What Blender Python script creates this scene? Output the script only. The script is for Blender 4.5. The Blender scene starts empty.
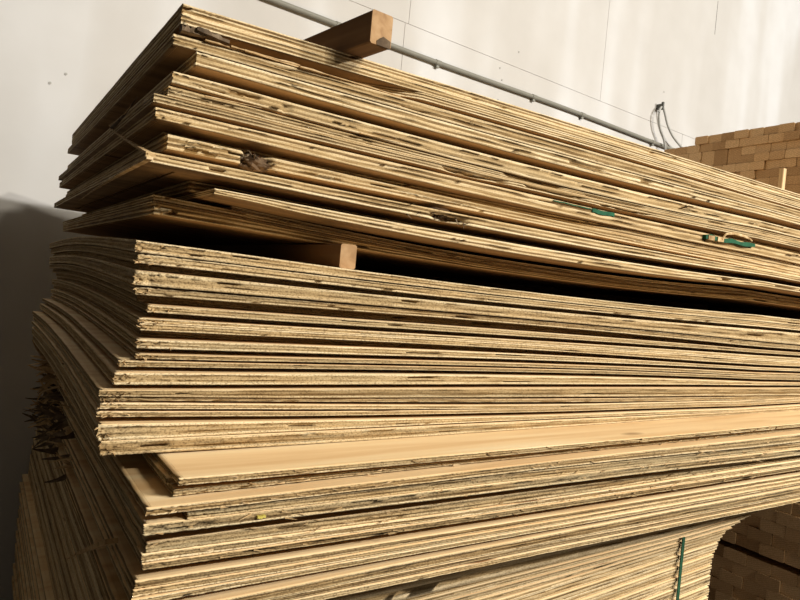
import bpy, math, random
import numpy as np
from mathutils import Vector, Matrix

# ------------------------------------------------------------------ camera
# World frame: X runs along the long edge of the plywood, Y runs back towards the wall, Z is up.
F = 678.0
_v1 = np.array([-422.0, -53.0, F]); _v2 = np.array([1080.0, 85.0, F])
_d1 = _v1/np.linalg.norm(_v1); _d2 = _v2-(_v2@_d1)*_d1; _d2 /= np.linalg.norm(_d2)
_dn = np.cross(_d1, _d2); _dn = _dn if _dn[1] > 0 else -_dn
M = np.array([_d2, _d1, -_dn])
HC = 1.26
CAM = np.array([-0.203, -0.921, HC])

scene = bpy.context.scene
col = scene.collection
cd = bpy.data.cameras.new('camera'); cam = bpy.data.objects.new('camera', cd); col.objects.link(cam)
cd.sensor_width = 36.0; cd.lens = 36.0*F/800.0; cd.clip_start = 0.02; cd.clip_end = 100
_r, _u, _b = M[:, 0], -M[:, 1], -M[:, 2]
cam.matrix_world = Matrix([[_r[i], _u[i], _b[i], CAM[i]] for i in range(3)] + [[0, 0, 0, 1]])
scene.camera = cam

# ------------------------------------------------------------------ world, lights, exposure
scene.view_settings.view_transform = 'Standard'
scene.view_settings.look = 'None'
scene.view_settings.gamma = 1.0
scene.view_settings.use_curve_mapping = False
scene.view_settings.exposure = 0.0
w = bpy.data.worlds.new('world'); scene.world = w; w.use_nodes = True
w.node_tree.nodes['Background'].inputs[0].default_value = (1.0, 0.80, 0.56, 1)
w.node_tree.nodes['Background'].inputs[1].default_value = 0.07

def area(name, loc, target, sx, sy, power, color):
    l = bpy.data.lights.new(name, 'AREA'); l.shape = 'RECTANGLE'; l.size = sx; l.size_y = sy
    l.energy = power; l.color = color
    o = bpy.data.objects.new(name, l); col.objects.link(o); o.location = loc
    o.rotation_euler = (Vector(target)-Vector(loc)).to_track_quat('-Z', 'Y').to_euler()
    return o
area('hall_lamp_front', (3.5, -6.0, 4.36), (0.8, 0.0, 1.2), 0.22, 0.16, 255, (1.0, 0.93, 0.80))
area('hall_lamp_second', (2.2, -5.2, 4.65), (1.4, 0.2, 1.4), 1.0, 0.3, 225, (1.0, 0.92, 0.78))
area('hall_lamp_far', (6.6, -5.6, 4.25), (3.4, 2.0, 1.8), 0.6, 0.2, 760, (1.0, 0.96, 0.90))

# ------------------------------------------------------------------ measuring helpers
def ray(x, y): return M@np.array([x-400.0, y-300.0, F])
def at_y(x, y, Y):
    r = ray(x, y); return CAM+r*(Y-CAM[1])/r[1]
def at_x(x, y, X):
    r = ray(x, y); return CAM+r*(X-CAM[0])/r[0]
def at_wall(x, y, off=0.0):
    # wall plane  Y = WY + WM * X
    r = ray(x, y); n = np.array([-WM, 1.0, 0]); c = WY-off
    k = (c-n@CAM)/(n@r); return CAM+r*k

WM = 0.11
WY = 2.568-0.921+0.11*0.203+0.01

# ------------------------------------------------------------------ materials
def mat(name):
    m = bpy.data.materials.new(name); m.use_nodes = True
    nt = m.node_tree; b = nt.nodes['Principled BSDF']
    return m, nt, b
def N(nt, typ, **kw):
    n = nt.nodes.new(typ)
    for k, v in kw.items():
        if k.startswith('i_'):
            n.inputs[k[2:].replace('_', ' ')].default_value = v
        else: setattr(n, k, v)
    return n
def L(nt, a, b): nt.links.new(a, b)
def ramp(nt, stops):
    r = nt.nodes.new('ShaderNodeValToRGB'); e = r.color_ramp.elements
    while len(e) < len(stops): e.new(0.5)
    for el, (p, c) in zip(e, stops):
        el.position = p; el.color = (*c, 1) if len(c) == 3 else c
    return r
def mixc(nt, fac, a, b, mode='MIX'):
    n = nt.nodes.new('ShaderNodeMix'); n.data_type = 'RGBA'; n.blend_type = mode
    for sock, v in ((n.inputs[0], fac), (n.inputs[6], a), (n.inputs[7], b)):
        if hasattr(v, 'node'): nt.links.new(v, sock)
        elif isinstance(v, (int, float)): sock.default_value = v
        else: sock.default_value = (*v, 1)
    return n.outputs[2]
def coords(nt, scale, rnd=60.0):
    tc = N(nt, 'ShaderNodeTexCoord'); oi = N(nt, 'ShaderNodeObjectInfo')
    m1 = N(nt, 'ShaderNodeVectorMath', operation='SCALE'); m1.inputs[0].default_value = (1, 0.37, 0.71)
    mul = N(nt, 'ShaderNodeMath', operation='MULTIPLY'); mul.inputs[1].default_value = rnd
    L(nt, oi.outputs['Random'], mul.inputs[0]); L(nt, mul.outputs[0], m1.inputs[3])
    ad = N(nt, 'ShaderNodeVectorMath', operation='ADD'); L(nt, tc.outputs['Object'], ad.inputs[0]); L(nt, m1.outputs[0], ad.inputs[1])
    mp = N(nt, 'ShaderNodeMapping'); mp.inputs['Scale'].default_value = scale; L(nt, ad.outputs[0], mp.inputs[0])
    return mp.outputs[0], oi.outputs['Random'], ad.outputs[0]

def edge_material():
    m, nt, b = mat('plywood_edge')
    at = N(nt, 'ShaderNodeAttribute', attribute_name='tone')
    sp = N(nt, 'ShaderNodeSeparateColor'); L(nt, at.outputs['Color'], sp.inputs[0])
    v, rnd, base = coords(nt, (18, 18, 420))
    n1 = N(nt, 'ShaderNodeTexNoise', i_Scale=1.0, i_Detail=3.0); L(nt, v, n1.inputs['Vector'])
    mp2 = N(nt, 'ShaderNodeMapping'); mp2.inputs['Scale'].default_value = (330, 330, 460); L(nt, base, mp2.inputs[0])
    n2 = N(nt, 'ShaderNodeTexNoise', i_Scale=1.0, i_Detail=2.0); L(nt, mp2.outputs[0], n2.inputs['Vector'])
    mp3 = N(nt, 'ShaderNodeMapping'); mp3.inputs['Scale'].default_value = (5, 5, 60); L(nt, base, mp3.inputs[0])
    n3 = N(nt, 'ShaderNodeTexNoise', i_Scale=1.0, i_Detail=3.0); L(nt, mp3.outputs[0], n3.inputs['Vector'])
    # ply tone with streaks
    s1 = N(nt, 'ShaderNodeMath', operation='MULTIPLY_ADD'); L(nt, n1.outputs['Fac'], s1.inputs[0]); s1.inputs[1].default_value = 0.9; L(nt, sp.outputs[0], s1.inputs[2])
    s2 = N(nt, 'ShaderNodeMath', operation='SUBTRACT'); L(nt, s1.outputs[0], s2.inputs[0]); s2.inputs[1].default_value = 0.45
    r = ramp(nt, [(0.0, (0.12, 0.07, 0.028)), (0.35, (0.31, 0.205, 0.09)), (0.7, (0.59, 0.44, 0.235)), (1.0, (0.82, 0.685, 0.45))])
    L(nt, s2.outputs[0], r.inputs[0])
    # weathered grey / tan blotches (amount in the green channel)
    gr = ramp(nt, [(0.36, (0, 0, 0)), (0.78, (1, 1, 1))]); L(nt, n3.outputs['Fac'], gr.inputs[0])
    gm = N(nt, 'ShaderNodeMath', operation='MULTIPLY'); L(nt, gr.outputs[0], gm.inputs[0]); L(nt, sp.outputs[1], gm.inputs[1])
    c = mixc(nt, gm.outputs[0], r.outputs[0], (0.42, 0.35, 0.215))
    # fine fibre speckle
    sk = ramp(nt, [(0.32, (0.34, 0.29, 0.24)), (0.52, (1, 1, 1))]); L(nt, n2.outputs['Fac'], sk.inputs[0])
    c = mixc(nt, sp.outputs[2], c, sk.outputs[0], 'MULTIPLY')
    vr = ramp(nt, [(0.0, (0.66, 0.62, 0.56)), (0.5, (0.90, 0.86, 0.81)), (1.0, (1.0, 1.0, 1.0))]); L(nt, rnd, vr.inputs[0])
    c = mixc(nt, 1.0, c, vr.outputs[0], 'MULTIPLY')
    L(nt, c, b.inputs['Base Color']); b.inputs['Roughness'].default_value = 0.85
    b.inputs['Specular IOR Level'].default_value = 0.15
    bp = N(nt, 'ShaderNodeBump', i_Strength=0.5, i_Distance=0.0012)
    ad = N(nt, 'ShaderNodeMath', operation='ADD'); L(nt, n1.outputs['Fac'], ad.inputs[0]); L(nt, n2.outputs['Fac'], ad.inputs[1])
    L(nt, ad.outputs[0], bp.inputs['Height']); L(nt, bp.outputs[0], b.inputs['Normal'])
    return m
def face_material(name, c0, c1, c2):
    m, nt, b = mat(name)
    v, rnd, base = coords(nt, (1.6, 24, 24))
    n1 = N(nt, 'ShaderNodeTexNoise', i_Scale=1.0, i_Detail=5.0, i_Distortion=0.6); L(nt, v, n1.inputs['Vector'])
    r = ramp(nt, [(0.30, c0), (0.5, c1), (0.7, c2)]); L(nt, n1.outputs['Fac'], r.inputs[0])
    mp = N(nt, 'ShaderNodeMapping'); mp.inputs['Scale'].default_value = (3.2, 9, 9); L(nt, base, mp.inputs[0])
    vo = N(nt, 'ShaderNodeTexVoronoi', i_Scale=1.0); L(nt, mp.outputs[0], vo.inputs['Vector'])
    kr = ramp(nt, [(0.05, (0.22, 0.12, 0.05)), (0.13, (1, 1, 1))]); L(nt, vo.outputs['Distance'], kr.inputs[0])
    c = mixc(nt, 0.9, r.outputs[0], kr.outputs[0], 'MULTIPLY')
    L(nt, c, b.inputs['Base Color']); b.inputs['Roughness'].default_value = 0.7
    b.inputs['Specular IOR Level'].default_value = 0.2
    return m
def wood_material(name, dark, mid, light, scale=(30, 2, 30), rough=0.8):
    m, nt, b = mat(name)
    v, rnd, base = coords(nt, scale)
    n1 = N(nt, 'ShaderNodeTexNoise', i_Scale=1.0, i_Detail=4.0, i_Distortion=0.4); L(nt, v, n1.inputs['Vector'])
    r = ramp(nt, [(0.3, dark), (0.5, mid), (0.72, light)]); L(nt, n1.outputs['Fac'], r.inputs[0])
    vr = ramp(nt, [(0.0, (0.68, 0.64, 0.60)), (0.5, (0.92, 0.88, 0.84)), (1.0, (1.0, 1.0, 1.0))]); L(nt, rnd, vr.inputs[0])
    c = mixc(nt, 1.0, r.outputs[0], vr.outputs[0], 'MULTIPLY')
    L(nt, c, b.inputs['Base Color']); b.inputs['Roughness'].default_value = rough
    b.inputs['Specular IOR Level'].default_value = 0.2
    bp = N(nt, 'ShaderNodeBump', i_Strength=0.4, i_Distance=0.001); L(nt, n1.outputs['Fac'], bp.inputs['Height']); L(nt, bp.outputs[0], b.inputs['Normal'])
    return m
def endgrain_material():
    m, nt, b = mat('lumber_end_grain')
    v, rnd, base = coords(nt, (1, 1, 1), 3.0)
    mp = N(nt, 'ShaderNodeMapping'); mp.inputs['Scale'].default_value = (0.2, 55, 75); L(nt, base, mp.inputs[0])
    wv = N(nt, 'ShaderNodeTexWave', i_Scale=0.6, i_Distortion=3.0, i_Detail=2.0); wv.wave_type = 'RINGS'; L(nt, mp.outputs[0], wv.inputs['Vector'])
    n1 = N(nt, 'ShaderNodeTexNoise', i_Scale=260.0, i_Detail=2.0); L(nt, base, n1.inputs['Vector'])
    r = ramp(nt, [(0.0, (0.64, 0.45, 0.26)), (1.0, (0.78, 0.57, 0.35))]); L(nt, wv.outputs['Fac'], r.inputs[0])
    sk = ramp(nt, [(0.35, (0.72, 0.68, 0.64)), (0.6, (1, 1, 1))]); L(nt, n1.outputs['Fac'], sk.inputs[0])
    c = mixc(nt, 0.8, r.outputs[0], sk.outputs[0], 'MULTIPLY')
    vr = ramp(nt, [(0.0, (0.62, 0.56, 0.50)), (0.35, (0.9, 0.85, 0.8)), (1.0, (1.0, 1.0, 1.0))]); L(nt, rnd, vr.inputs[0])
    c = mixc(nt, 1.0, c, vr.outputs[0], 'MULTIPLY')
    L(nt, c, b.inputs['Base Color']); b.inputs['Roughness'].default_value = 0.9
    b.inputs['Specular IOR Level'].default_value = 0.1
    return m
def wall_material():
    m, nt, b = mat('skimmed_drywall')
    tc = N(nt, 'ShaderNodeTexCoord')
    mp = N(nt, 'ShaderNodeMapping'); mp.inputs['Scale'].default_value = (2.2, 1, 0.35); L(nt, tc.outputs['Object'], mp.inputs[0])
    n1 = N(nt, 'ShaderNodeTexNoise', i_Scale=1.0, i_Detail=2.0); L(nt, mp.outputs[0], n1.inputs['Vector'])
    n2 = N(nt, 'ShaderNodeTexNoise', i_Scale=6.0, i_Detail=4.0); L(nt, tc.outputs['Object'], n2.inputs['Vector'])
    r = ramp(nt, [(0.44, (0.475, 0.462, 0.442)), (0.52, (0.50, 0.49, 0.475)), (0.64, (0.565, 0.567, 0.57))]); L(nt, n1.outputs['Fac'], r.inputs[0])
    s = ramp(nt, [(0.3, (0.95, 0.945, 0.94)), (0.7, (1, 1, 1))]); L(nt, n2.outputs['Fac'], s.inputs[0])
    c = mixc(nt, 1.0, r.outputs[0], s.outputs[0], 'MULTIPLY')
    L(nt, c, b.inputs['Base Color']); b.inputs['Roughness'].default_value = 0.9
    return m
def plain(name, c, rough=0.7, metal=0.0, noise=0.12, scale=20.0):
    m, nt, b = mat(name)
    tc = N(nt, 'ShaderNodeTexCoord')
    n1 = N(nt, 'ShaderNodeTexNoise', i_Scale=scale, i_Detail=3.0); L(nt, tc.outputs['Object'], n1.inputs['Vector'])
    lo = tuple(x*(1-noise) for x in c); hi = tuple(min(1, x*(1+noise)) for x in c)
    r = ramp(nt, [(0.3, lo), (0.7, hi)]); L(nt, n1.outputs['Fac'], r.inputs[0])
    L(nt, r.outputs[0], b.inputs['Base Color']); b.inputs['Specular IOR Level'].default_value = 0.15; b.inputs['Roughness'].default_value = rough; b.inputs['Metallic'].default_value = metal
    return m

EDGE = edge_material(); FACE = face_material('plywood_face', (0.72, 0.47, 0.23), (0.86, 0.63, 0.35), (0.92, 0.74, 0.46))
UNDERSHADE = face_material('plywood_shaded_underside', (0.15, 0.088, 0.038), (0.24, 0.145, 0.066), (0.33, 0.21, 0.10))  # shade under each sheet painted in as a darker face colour
SPLINTER = wood_material('torn_wood', (0.30, 0.19, 0.09), (0.55, 0.39, 0.2), (0.75, 0.58, 0.36), (60, 60, 60))
DARKTORN = wood_material('dark_torn_veneer', (0.05, 0.034, 0.02), (0.14, 0.098, 0.06), (0.30, 0.24, 0.165), (40, 40, 40))
BATTEN = wood_material('batten_wood', (0.11, 0.06, 0.03), (0.165, 0.095, 0.048), (0.22, 0.135, 0.07), (40, 2, 40))
BATEND = wood_material('batten_end_grain', (0.30, 0.18, 0.09), (0.42, 0.27, 0.14), (0.50, 0.34, 0.19), (60, 60, 60))
LUMBER = wood_material('lumber_wood', (0.34, 0.21, 0.10), (0.48, 0.32, 0.16), (0.58, 0.42, 0.24), (2, 40, 40))
ENDGRAIN = endgrain_material()
PALEWOOD = wood_material('pale_stake_wood', (0.48, 0.34, 0.19), (0.62, 0.46, 0.27), (0.72, 0.56, 0.36), (40, 40, 3))
WALL = wall_material()
JOINT = plain('joint_shadow_gap', (0.52, 0.49, 0.45), 0.9)
LOWER = plain('brown_lower_wall', (0.145, 0.112, 0.075), 0.85, 0, 0.08, 3.0)
TRIM = plain('white_cap_trim', (0.62, 0.60, 0.575), 0.7, 0, 0.03)
DECK = plain('dark_ceiling_deck', (0.20, 0.18, 0.15), 0.9, 0, 0.05)
CONC = plain('concrete', (0.11, 0.10, 0.09), 0.85, 0, 0.2, 4.0)
CONDUIT = plain('painted_grey_conduit', (0.21, 0.205, 0.175), 0.5, 0.0, 0.05)
CABLE = plain('grey_cable', (0.36, 0.36, 0.34), 0.6)
DARKMETAL = plain('dark_metal', (0.10, 0.10, 0.09), 0.5, 0.3)
GREEN = plain('green_strap_plastic', (0.010, 0.085, 0.040), 0.7, 0, 0.3, 60)
DKGREEN = plain('dark_green_strap', (0.02, 0.075, 0.04), 0.45, 0, 0.2, 60)
YELLOW = plain('yellow_crayon', (0.52, 0.44, 0.10), 0.8)

# ------------------------------------------------------------------ object helpers
def link(name, verts, faces, mats, parent=None, mi=None, smooth=False):
    me = bpy.data.meshes.new(name); me.from_pydata([tuple(map(float, v)) for v in verts], [], faces)
    for m in (mats if isinstance(mats, (list, tuple)) else [mats]): me.materials.append(m)
    if mi is not None: me.polygons.foreach_set('material_index', mi)
    if smooth: me.polygons.foreach_set('use_smooth', [True]*len(me.polygons))
    me.update()
    o = bpy.data.objects.new(name, me); col.objects.link(o)
    if parent is not None: o.parent = parent
    return o
def tag(o, label, cat, group=None):
    o['label'] = label; o['category'] = cat
    if group: o['group'] = group
    return o
def struct(o): o['kind'] = 'structure'; return o
def empty(name, loc):
    o = bpy.data.objects.new(name, None); col.objects.link(o); o.location = loc; o.empty_display_size = 0.05; return o
def box(x0, x1, y0, y1, z0, z1):
    v = [(x, y, z) for z in (z0, z1) for y in (y0, y1) for x in (x0, x1)]
    f = [(0, 2, 3, 1), (4, 5, 7, 6), (0, 1, 5, 4), (2, 6, 7, 3), (0, 4, 6, 2), (1, 3, 7, 5)]
    return v, f
def tube(pts, r, n=8):
    pts = [np.array(p, float) for p in pts]; V = []; Fc = []
    for i, p in enumerate(pts):
        t = pts[min(i+1, len(pts)-1)]-pts[max(i-1, 0)]; t /= np.linalg.norm(t)
        a = np.cross(t, [0.3, 0.2, 1.0]); 
        if np.linalg.norm(a) < 1e-3: a = np.cross(t, [1, 0, 0])
        a /= np.linalg.norm(a); b = np.cross(t, a)
        rr = r[i] if hasattr(r, '__len__') else r
        for k in range(n):
            an = 2*math.pi*k/n; V.append(p+rr*(math.cos(an)*a+math.sin(an)*b))
    for i in range(len(pts)-1):
        for k in range(n):
            k2 = (k+1) % n; Fc.append((i*n+k, i*n+k2, (i+1)*n+k2, (i+1)*n+k))
    Fc.append(tuple(range(n))[::-1]); Fc.append(tuple((len(pts)-1)*n+k for k in range(n)))
    return V, Fc
def merge(parts):
    V = []; Fc = []
    for v, f in parts:
        o = len(V); V += list(v); Fc += [tuple(i+o for i in q) for q in f]
    return V, Fc
def sliver(p, d, length, wid, thk, rng, bend=0.15, roll=None):
    """a tapering, slightly curved wooden splinter (closed)"""
    d = np.array(d, float); d /= np.linalg.norm(d)
    up = np.array([0, 0, 1.0]); a = np.cross(d, up)
    if np.linalg.norm(a) < 0.05: a = np.array([1.0, 0, 0])
    a /= np.linalg.norm(a); b = np.cross(a, d)
    if roll is not None:
        a, b = a*math.cos(roll)+b*math.sin(roll), b*math.cos(roll)-a*math.sin(roll)
    V = []; Fc = []; n = 4; bx = rng.uniform(-bend, bend); bz = rng.uniform(-bend, bend)
    for i in range(n+1):
        t = i/n; k = (1-t*0.85)*(1+rng.uniform(-.15, .15))
        c = np.array(p)+d*length*t+(a*bx+b*bz)*length*t*t
        for sa, sb in ((-1, -1), (1, -1), (1, 1), (-1, 1)):
            V.append(c+a*sa*wid*0.5*k+b*sb*thk*0.5*k)
    for i in range(n):
        for k in range(4):
            k2 = (k+1) % 4; Fc.append((i*4+k, i*4+k2, (i+1)*4+k2, (i+1)*4+k))
    Fc.append((3, 2, 1, 0)); Fc.append((n*4, n*4+1, n*4+2, n*4+3))
    return V, Fc

# ------------------------------------------------------------------ the room
def wall_pt(X, Z, off=0.0):
    return (X, WY+WM*X-off, Z)
def wall_slab(name, X0, X1, Z0, Z1, off0, off1, m, parent=None):
    v = [wall_pt(X, Z, o) for o in (off0, off1) for Z in (Z0, Z1) for X in (X0, X1)]
    f = [(0, 1, 3, 2), (4, 6, 7, 5), (0, 4, 5, 1), (2, 3, 7, 6), (0, 2, 6, 4), (1, 5, 7, 3)]
    return link(name, v, f, m, parent)
v, f = box(-4, 9, -5, 3.5, -0.1, 0.0); struct(link('floor', v, f, CONC))
v, f = box(-4, 9, -5, 3.5, 5.0, 5.1); struct(link('ceiling', v, f, DECK))
wall = struct(wall_slab('wall_back', -.5, 9, 0, 5.0, -0.15, -0.003, JOINT))
ZC = HC+1.226                                   # horizontal drywall joint
xs1 = at_wall(409, 20)[0]; xs2 = at_wall(605, 50)[0]; xl = HC+0.16
G = 0.0012
for X0, X1, Z0, Z1 in ((-.5, xs1, ZC, 5.0), (xs1, xs2, ZC, 5.0), (xs2, 9, ZC, 5.0),
                       (-.5, xs1-0.02, 0, ZC), (xs1-0.02, xs1+2.44, 0, ZC), (xs1+2.44, 9, 0, ZC)):
    wall_slab('drywall_panel', X0+G, X1-G, Z0+G, Z1-G, -0.003, 0.0, WALL, wall)
# screw heads left by the plasterers, one mesh per head
for x, y in ((50, 83), (66, 74), (519, 52), (500, 68), (502, 80), (498, 100), (664, 92)):
    p = at_wall(x, y, 0.001); v, f = tube([p, p+np.array([0.0, -0.002, 0])], 0.0045, 8); link('screw_head', v, f, CABLE, wall)

pa = at_wall(718, 1, 0.0); pb = at_wall(714, 34, 0.0)
v, f = box(pa[0]-.0015, pa[0]+.0015, pa[1]-.0012, pa[1]+.004, pb[2], pa[2]); link('hairline_crack', v, f, DARKMETAL, wall)
# conduit with its straps
c0 = at_wall(270, 0, 0.015); zc = c0[2]
cz = lambda X: np.array([X, WY+WM*X-0.018, zc+0.004*math.sin(X*3)])
t = empty('conduit', cz(0.5))
X = np.linspace(-0.45, 4.9, 26); v, f = tube([cz(x)-np.array(t.location) for x in X], 0.0112, 10)
link('pipe', v, f, CONDUIT, t, smooth=True)
for x in (0.2, 1.05, 1.62, 2.32, 2.75, 3.5, 4.3):
    p = cz(x)-np.array(t.location)
    v, f = merge([tube([p+np.array([-.016, -.016*WM, 0]), p+np.array([.016, .016*WM, 0])], .0132, 10), box(p[0]-.008, p[0]+.008, p[1]-.002, p[1]+.012, p[2]-.024, p[2]+.0)])
    link('strap', v, f, CONDUIT, t)
tag(t, 'grey painted electrical conduit running along the white wall', 'conduit')

# looped cable hanging from the wall above the lumber
a = at_wall(661, 107, 0.03)
t = empty('hanging_cable', a)
P = [at_wall(x, y, o)-a for x, y, o in ((666, 155, .05), (664, 140, .05), (660, 128, .05), (659, 116, .05), (660, 109, .04), (663, 107, .04), (665, 114, .05), (668, 126, .055), (674, 138, .06), (684, 150, .06))]
PP = []
for i in range(len(P)-1):
    for k in range(4):
        q = k/4; p0 = P[max(i-1, 0)]; p1 = P[i]; p2 = P[i+1]; p3 = P[min(i+2, len(P)-1)]
        PP.append(0.5*((2*p1)+(p2-p0)*q+(2*p0-5*p1+4*p2-p3)*q*q+(3*p1-p0-3*p2+p3)*q**3))
PP.append(P[-1]); v, f = tube(PP, 0.0075, 8); link('cable', v, f, CABLE, t, smooth=True)
v, f = merge([box(-.012, .012, -.008, .05, -.012, .018), box(-.006, .006, -.02, -.006, -.02, .03)]); link('hook', v, f, DARKMETAL, t)
tag(t, 'grey cable looped over a dark hook on the white wall', 'cable')

# ------------------------------------------------------------------ plywood sheets
W = 1.22
def curve3(pts):
    """smooth height curve through measured (x, z) points, straight beyond them"""
    pts = sorted(pts); xs = np.array([p[0] for p in pts]); zs = np.array([p[1] for p in pts])
    if len(pts) == 2:
        k = (zs[1]-zs[0])/(xs[1]-xs[0]); return lambda s: zs[0]+k*(np.asarray(s)-xs[0])
    q = np.polyfit(xs, zs, 2); k0 = (zs[1]-zs[0])/(xs[1]-xs[0]); k1 = (zs[2]-zs[0])/(xs[2]-xs[0])
    def fn(s):
        s = np.asarray(s, float); r = np.polyval(q, s)
        r = np.where(s < xs[0], zs[0]+k0*(s-xs[0]), r); return np.where(s > xs[2], zs[2]+k1*(s-xs[2]), r)
    return fn
STN = np.linspace(-0.4, 2.9, 166)
class Sheet: pass
def measure(rows, plane):
    """rows: dict(e=[(x, ytop, ybottom) ...], y=front, k=yaw, cx=(x, y) of the front left corner)"""
    out = []
    for r in rows:
        s = Sheet(); s.__dict__.update(r)
        s.k = r.get('k', 0.0); s.y = r['y']; tp = []; bt = []
        s.xk = r.get('xk', 9.0)                       # yaw acts only up to this X
        yf = lambda X, s=s: s.y+s.k*min(X, s.xk)
        s.yf = yf
        for x, a, b in r['e']:
            for yy, lst in ((a, tp), (b, bt)):
                p = at_y(x, yy, r.get('pl', (plane, plane))[0 if lst is tp else 1])              # heights are read in the common plane of the edges
                lst.append((p[0], p[2]))
        s.top = curve3(tp)(STN); s.bot = curve3(bt)(STN)
        c = at_y(r['cx'][0], r['cx'][1], yf(0.0)); s.x0 = float(c[0])
        s.len = r.get('len', 2.44)
        s.top = np.maximum(s.top, s.bot+r.get('tmin', 0.0055))
        out.append(s)
    return out
def settle(sheets, base=None):
    """from the bottom up: no sheet cuts into the one below it"""
    low = base
    for s in reversed(sheets):
        if low is not None:
            lift = np.maximum(low+(0.0004 if s.y < 0.003 and s.y > -0.001 else 0.0008)-s.bot, 0); t = s.top-s.bot
            s.lift = [round(float(v)*1000, 1) for v in np.interp((.1, .5, 1.2), STN, lift)]; s.bot = s.bot+lift; s.top = np.maximum(s.top, s.bot+np.minimum(t, 0.0055))
        low = s.top
    return low
def noise1(u, step, rng):
    n = int((u.max()-u.min())/step)+4; vals = rng.uniform(-1, 1, n)
    t = (u-u.min())/step; i = t.astype(int); fr = t-i; fr = fr*fr*(3-2*fr)
    return vals[i]*(1-fr)+vals[i+1]*fr

def build_sheet(s, seed, plies=5, rough=0.0011, fray=0.0, tones=None, grey=0.3, voids=3, crown=0.0, notches=(), nfront=210, bright=0.0, speck=0.75):
    rng = np.random.default_rng(seed)
    Lg = s.len; x0 = s.x0
    u = np.linspace(0, 1, nfront)**1.45
    fx = u*Lg; vy = np.linspace(0, W, 46); bx = np.linspace(0, Lg, 26); ry = np.linspace(0, W, 14)
    # perimeter, starting at the front right corner, going left, back, right, front
    px = np.concatenate([fx[::-1], np.zeros(len(vy)-2), bx, np.full(len(ry)-2, Lg)])
    py = np.concatenate([np.zeros(nfront), vy[1:-1], np.full(len(bx), W), ry[1:-1][::-1]])
    K = len(px)
    nx = np.zeros(K); ny = np.zeros(K)
    ny[:nfront] = 1; nx[nfront-1:nfront+len(vy)-1] = 1
    i0 = nfront+len(vy)-2; ny[i0:i0+len(bx)] = -1; nx[i0+len(bx)-1:] = -1; nx[0] = -1
    dl = np.hypot(np.diff(px), np.diff(py)); arc = np.concatenate([[0], np.cumsum(dl)])
    dc = np.hypot(px, py)                                   # distance to the near corner
    amp = rough*(1+fray*np.exp(-(dc/0.055)**1.2))
    R = np.zeros((plies, K)); common = noise1(arc, 0.25, rng)*rough*0.9
    for j in range(plies):
        n = noise1(arc, 0.003, rng)*0.6+noise1(arc, 0.012, rng)*0.35+noise1(arc, 0.3, rng)*0.3
        R[j] = np.abs(n)*amp+common+rough+(0.0 if j % 2 == 0 else rough*0.5)+rng.uniform(0, rough*0.5)
    inset = 0.008
    for _ in range(voids):
        j = int(rng.integers(1, plies-1)); c = rng.uniform(0.05, 1.7); wv = rng.uniform(0.004, 0.03)*(0.6+c)
        msk = (np.abs(px-c) < wv) & (py < 1e-6); R[j][msk] += 0.012
    for (a, b, depth, j0, j1) in notches:
        msk = (px > a) & (px < b) & (py < 1e-6); inset = max(inset, depth+0.02)
        tt = np.clip((px[msk]-a)/(b-a), 0, 1); pf = np.sin(np.pi*tt)**0.45
        for j in range(j0, j1): R[j][msk] += depth*pf*(0.5+0.5*rng.random(msk.sum()))*rng.uniform(.7, 1)
    R[0] = np.minimum(R[0], inset-0.001); R[-1] = np.minimum(R[-1], inset-0.001)
    ft = np.linspace(0, 1, plies+1)
    if plies > 3: ft[1:-1] += rng.uniform(-0.03, 0.03, plies-1)
    tone = tones if tones is not None else [0.95, 0.42, 0.85, 0.40, 0.92, 0.4, 0.9][:plies]
    wx = x0+px
    bot = np.interp(wx, STN, s.bot); top = np.interp(wx, STN, s.top)
    yo = np.array([s.yf(x) for x in wx])
    crf = lambda X, Y: crown*np.exp(-(np.maximum(X+0.05, 0)/0.2)**2)*np.sin(np.pi*np.clip((Y+0.03)/1.28, 0, 1))
    cr = crf(wx, py+yo)
    V = []; T = []
    def add(rec, z, tn):
        V.append(np.stack([wx+nx*rec, py+yo+ny*rec, z+cr], 1)); T.append(np.full(K, tn) if np.isscalar(tn) else tn)
    ij = rng.uniform(-.05, .05)
    add(np.full(K, inset), bot, 0.8)
    for j in range(plies):
        wob0 = 0 if j == 0 else noise1(arc, 0.05, rng)*0.05; wob1 = 0 if j == plies-1 else noise1(arc, 0.05, rng)*0.05
        tn = np.clip(tone[j]+bright+rng.uniform(-.14, .14)+noise1(arc, 0.4, rng)*0.10, 0, 1.2)
        add(R[j], bot+(top-bot)*(ft[j]+wob0+0.004), tn); add(R[j], bot+(top-bot)*(ft[j+1]+wob1-0.004), tn)
    add(np.full(K, inset), top, 0.8)
    rows = len(V); V = np.concatenate(V); T = np.concatenate(T)
    k = np.arange(K); k2 = (k+1) % K
    F1 = np.concatenate([np.stack([i*K+k, i*K+k2, (i+1)*K+k2, (i+1)*K+k], 1) for i in range(rows-1)])[:, ::-1]
    mi = np.zeros(len(F1), int)
    # caps
    cu = inset+(Lg-2*inset)*np.linspace(0, 1, 44)**1.5; cv = np.linspace(inset, W-inset, 18)
    cx, cy = np.meshgrid(cu, cv, indexing='ij'); cx = cx.ravel(); cy = cy.ravel(); wxc = x0+cx
    yc = np.array([s.yf(x) for x in wxc]); crc = crf(wxc, cy+yc)
    ii, jj = np.meshgrid(np.arange(43), np.arange(17), indexing='ij'); q = (ii*18+jj).ravel()
    quad = np.stack([q, q+18, q+19, q+1], 1)
    nb = len(V); V = np.concatenate([V, np.stack([wxc, cy+yc, np.interp(wxc, STN, s.bot)+crc], 1), np.stack([wxc, cy+yc, np.interp(wxc, STN, s.top)+crc], 1)])
    T = np.concatenate([T, np.full(2*len(cx), 0.8)])
    Fa = np.concatenate([F1, quad[:, ::-1]+nb, quad+nb+len(cx)])
    mi = np.concatenate([mi, np.full(len(quad), 2), np.ones(len(quad), int)])
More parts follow.
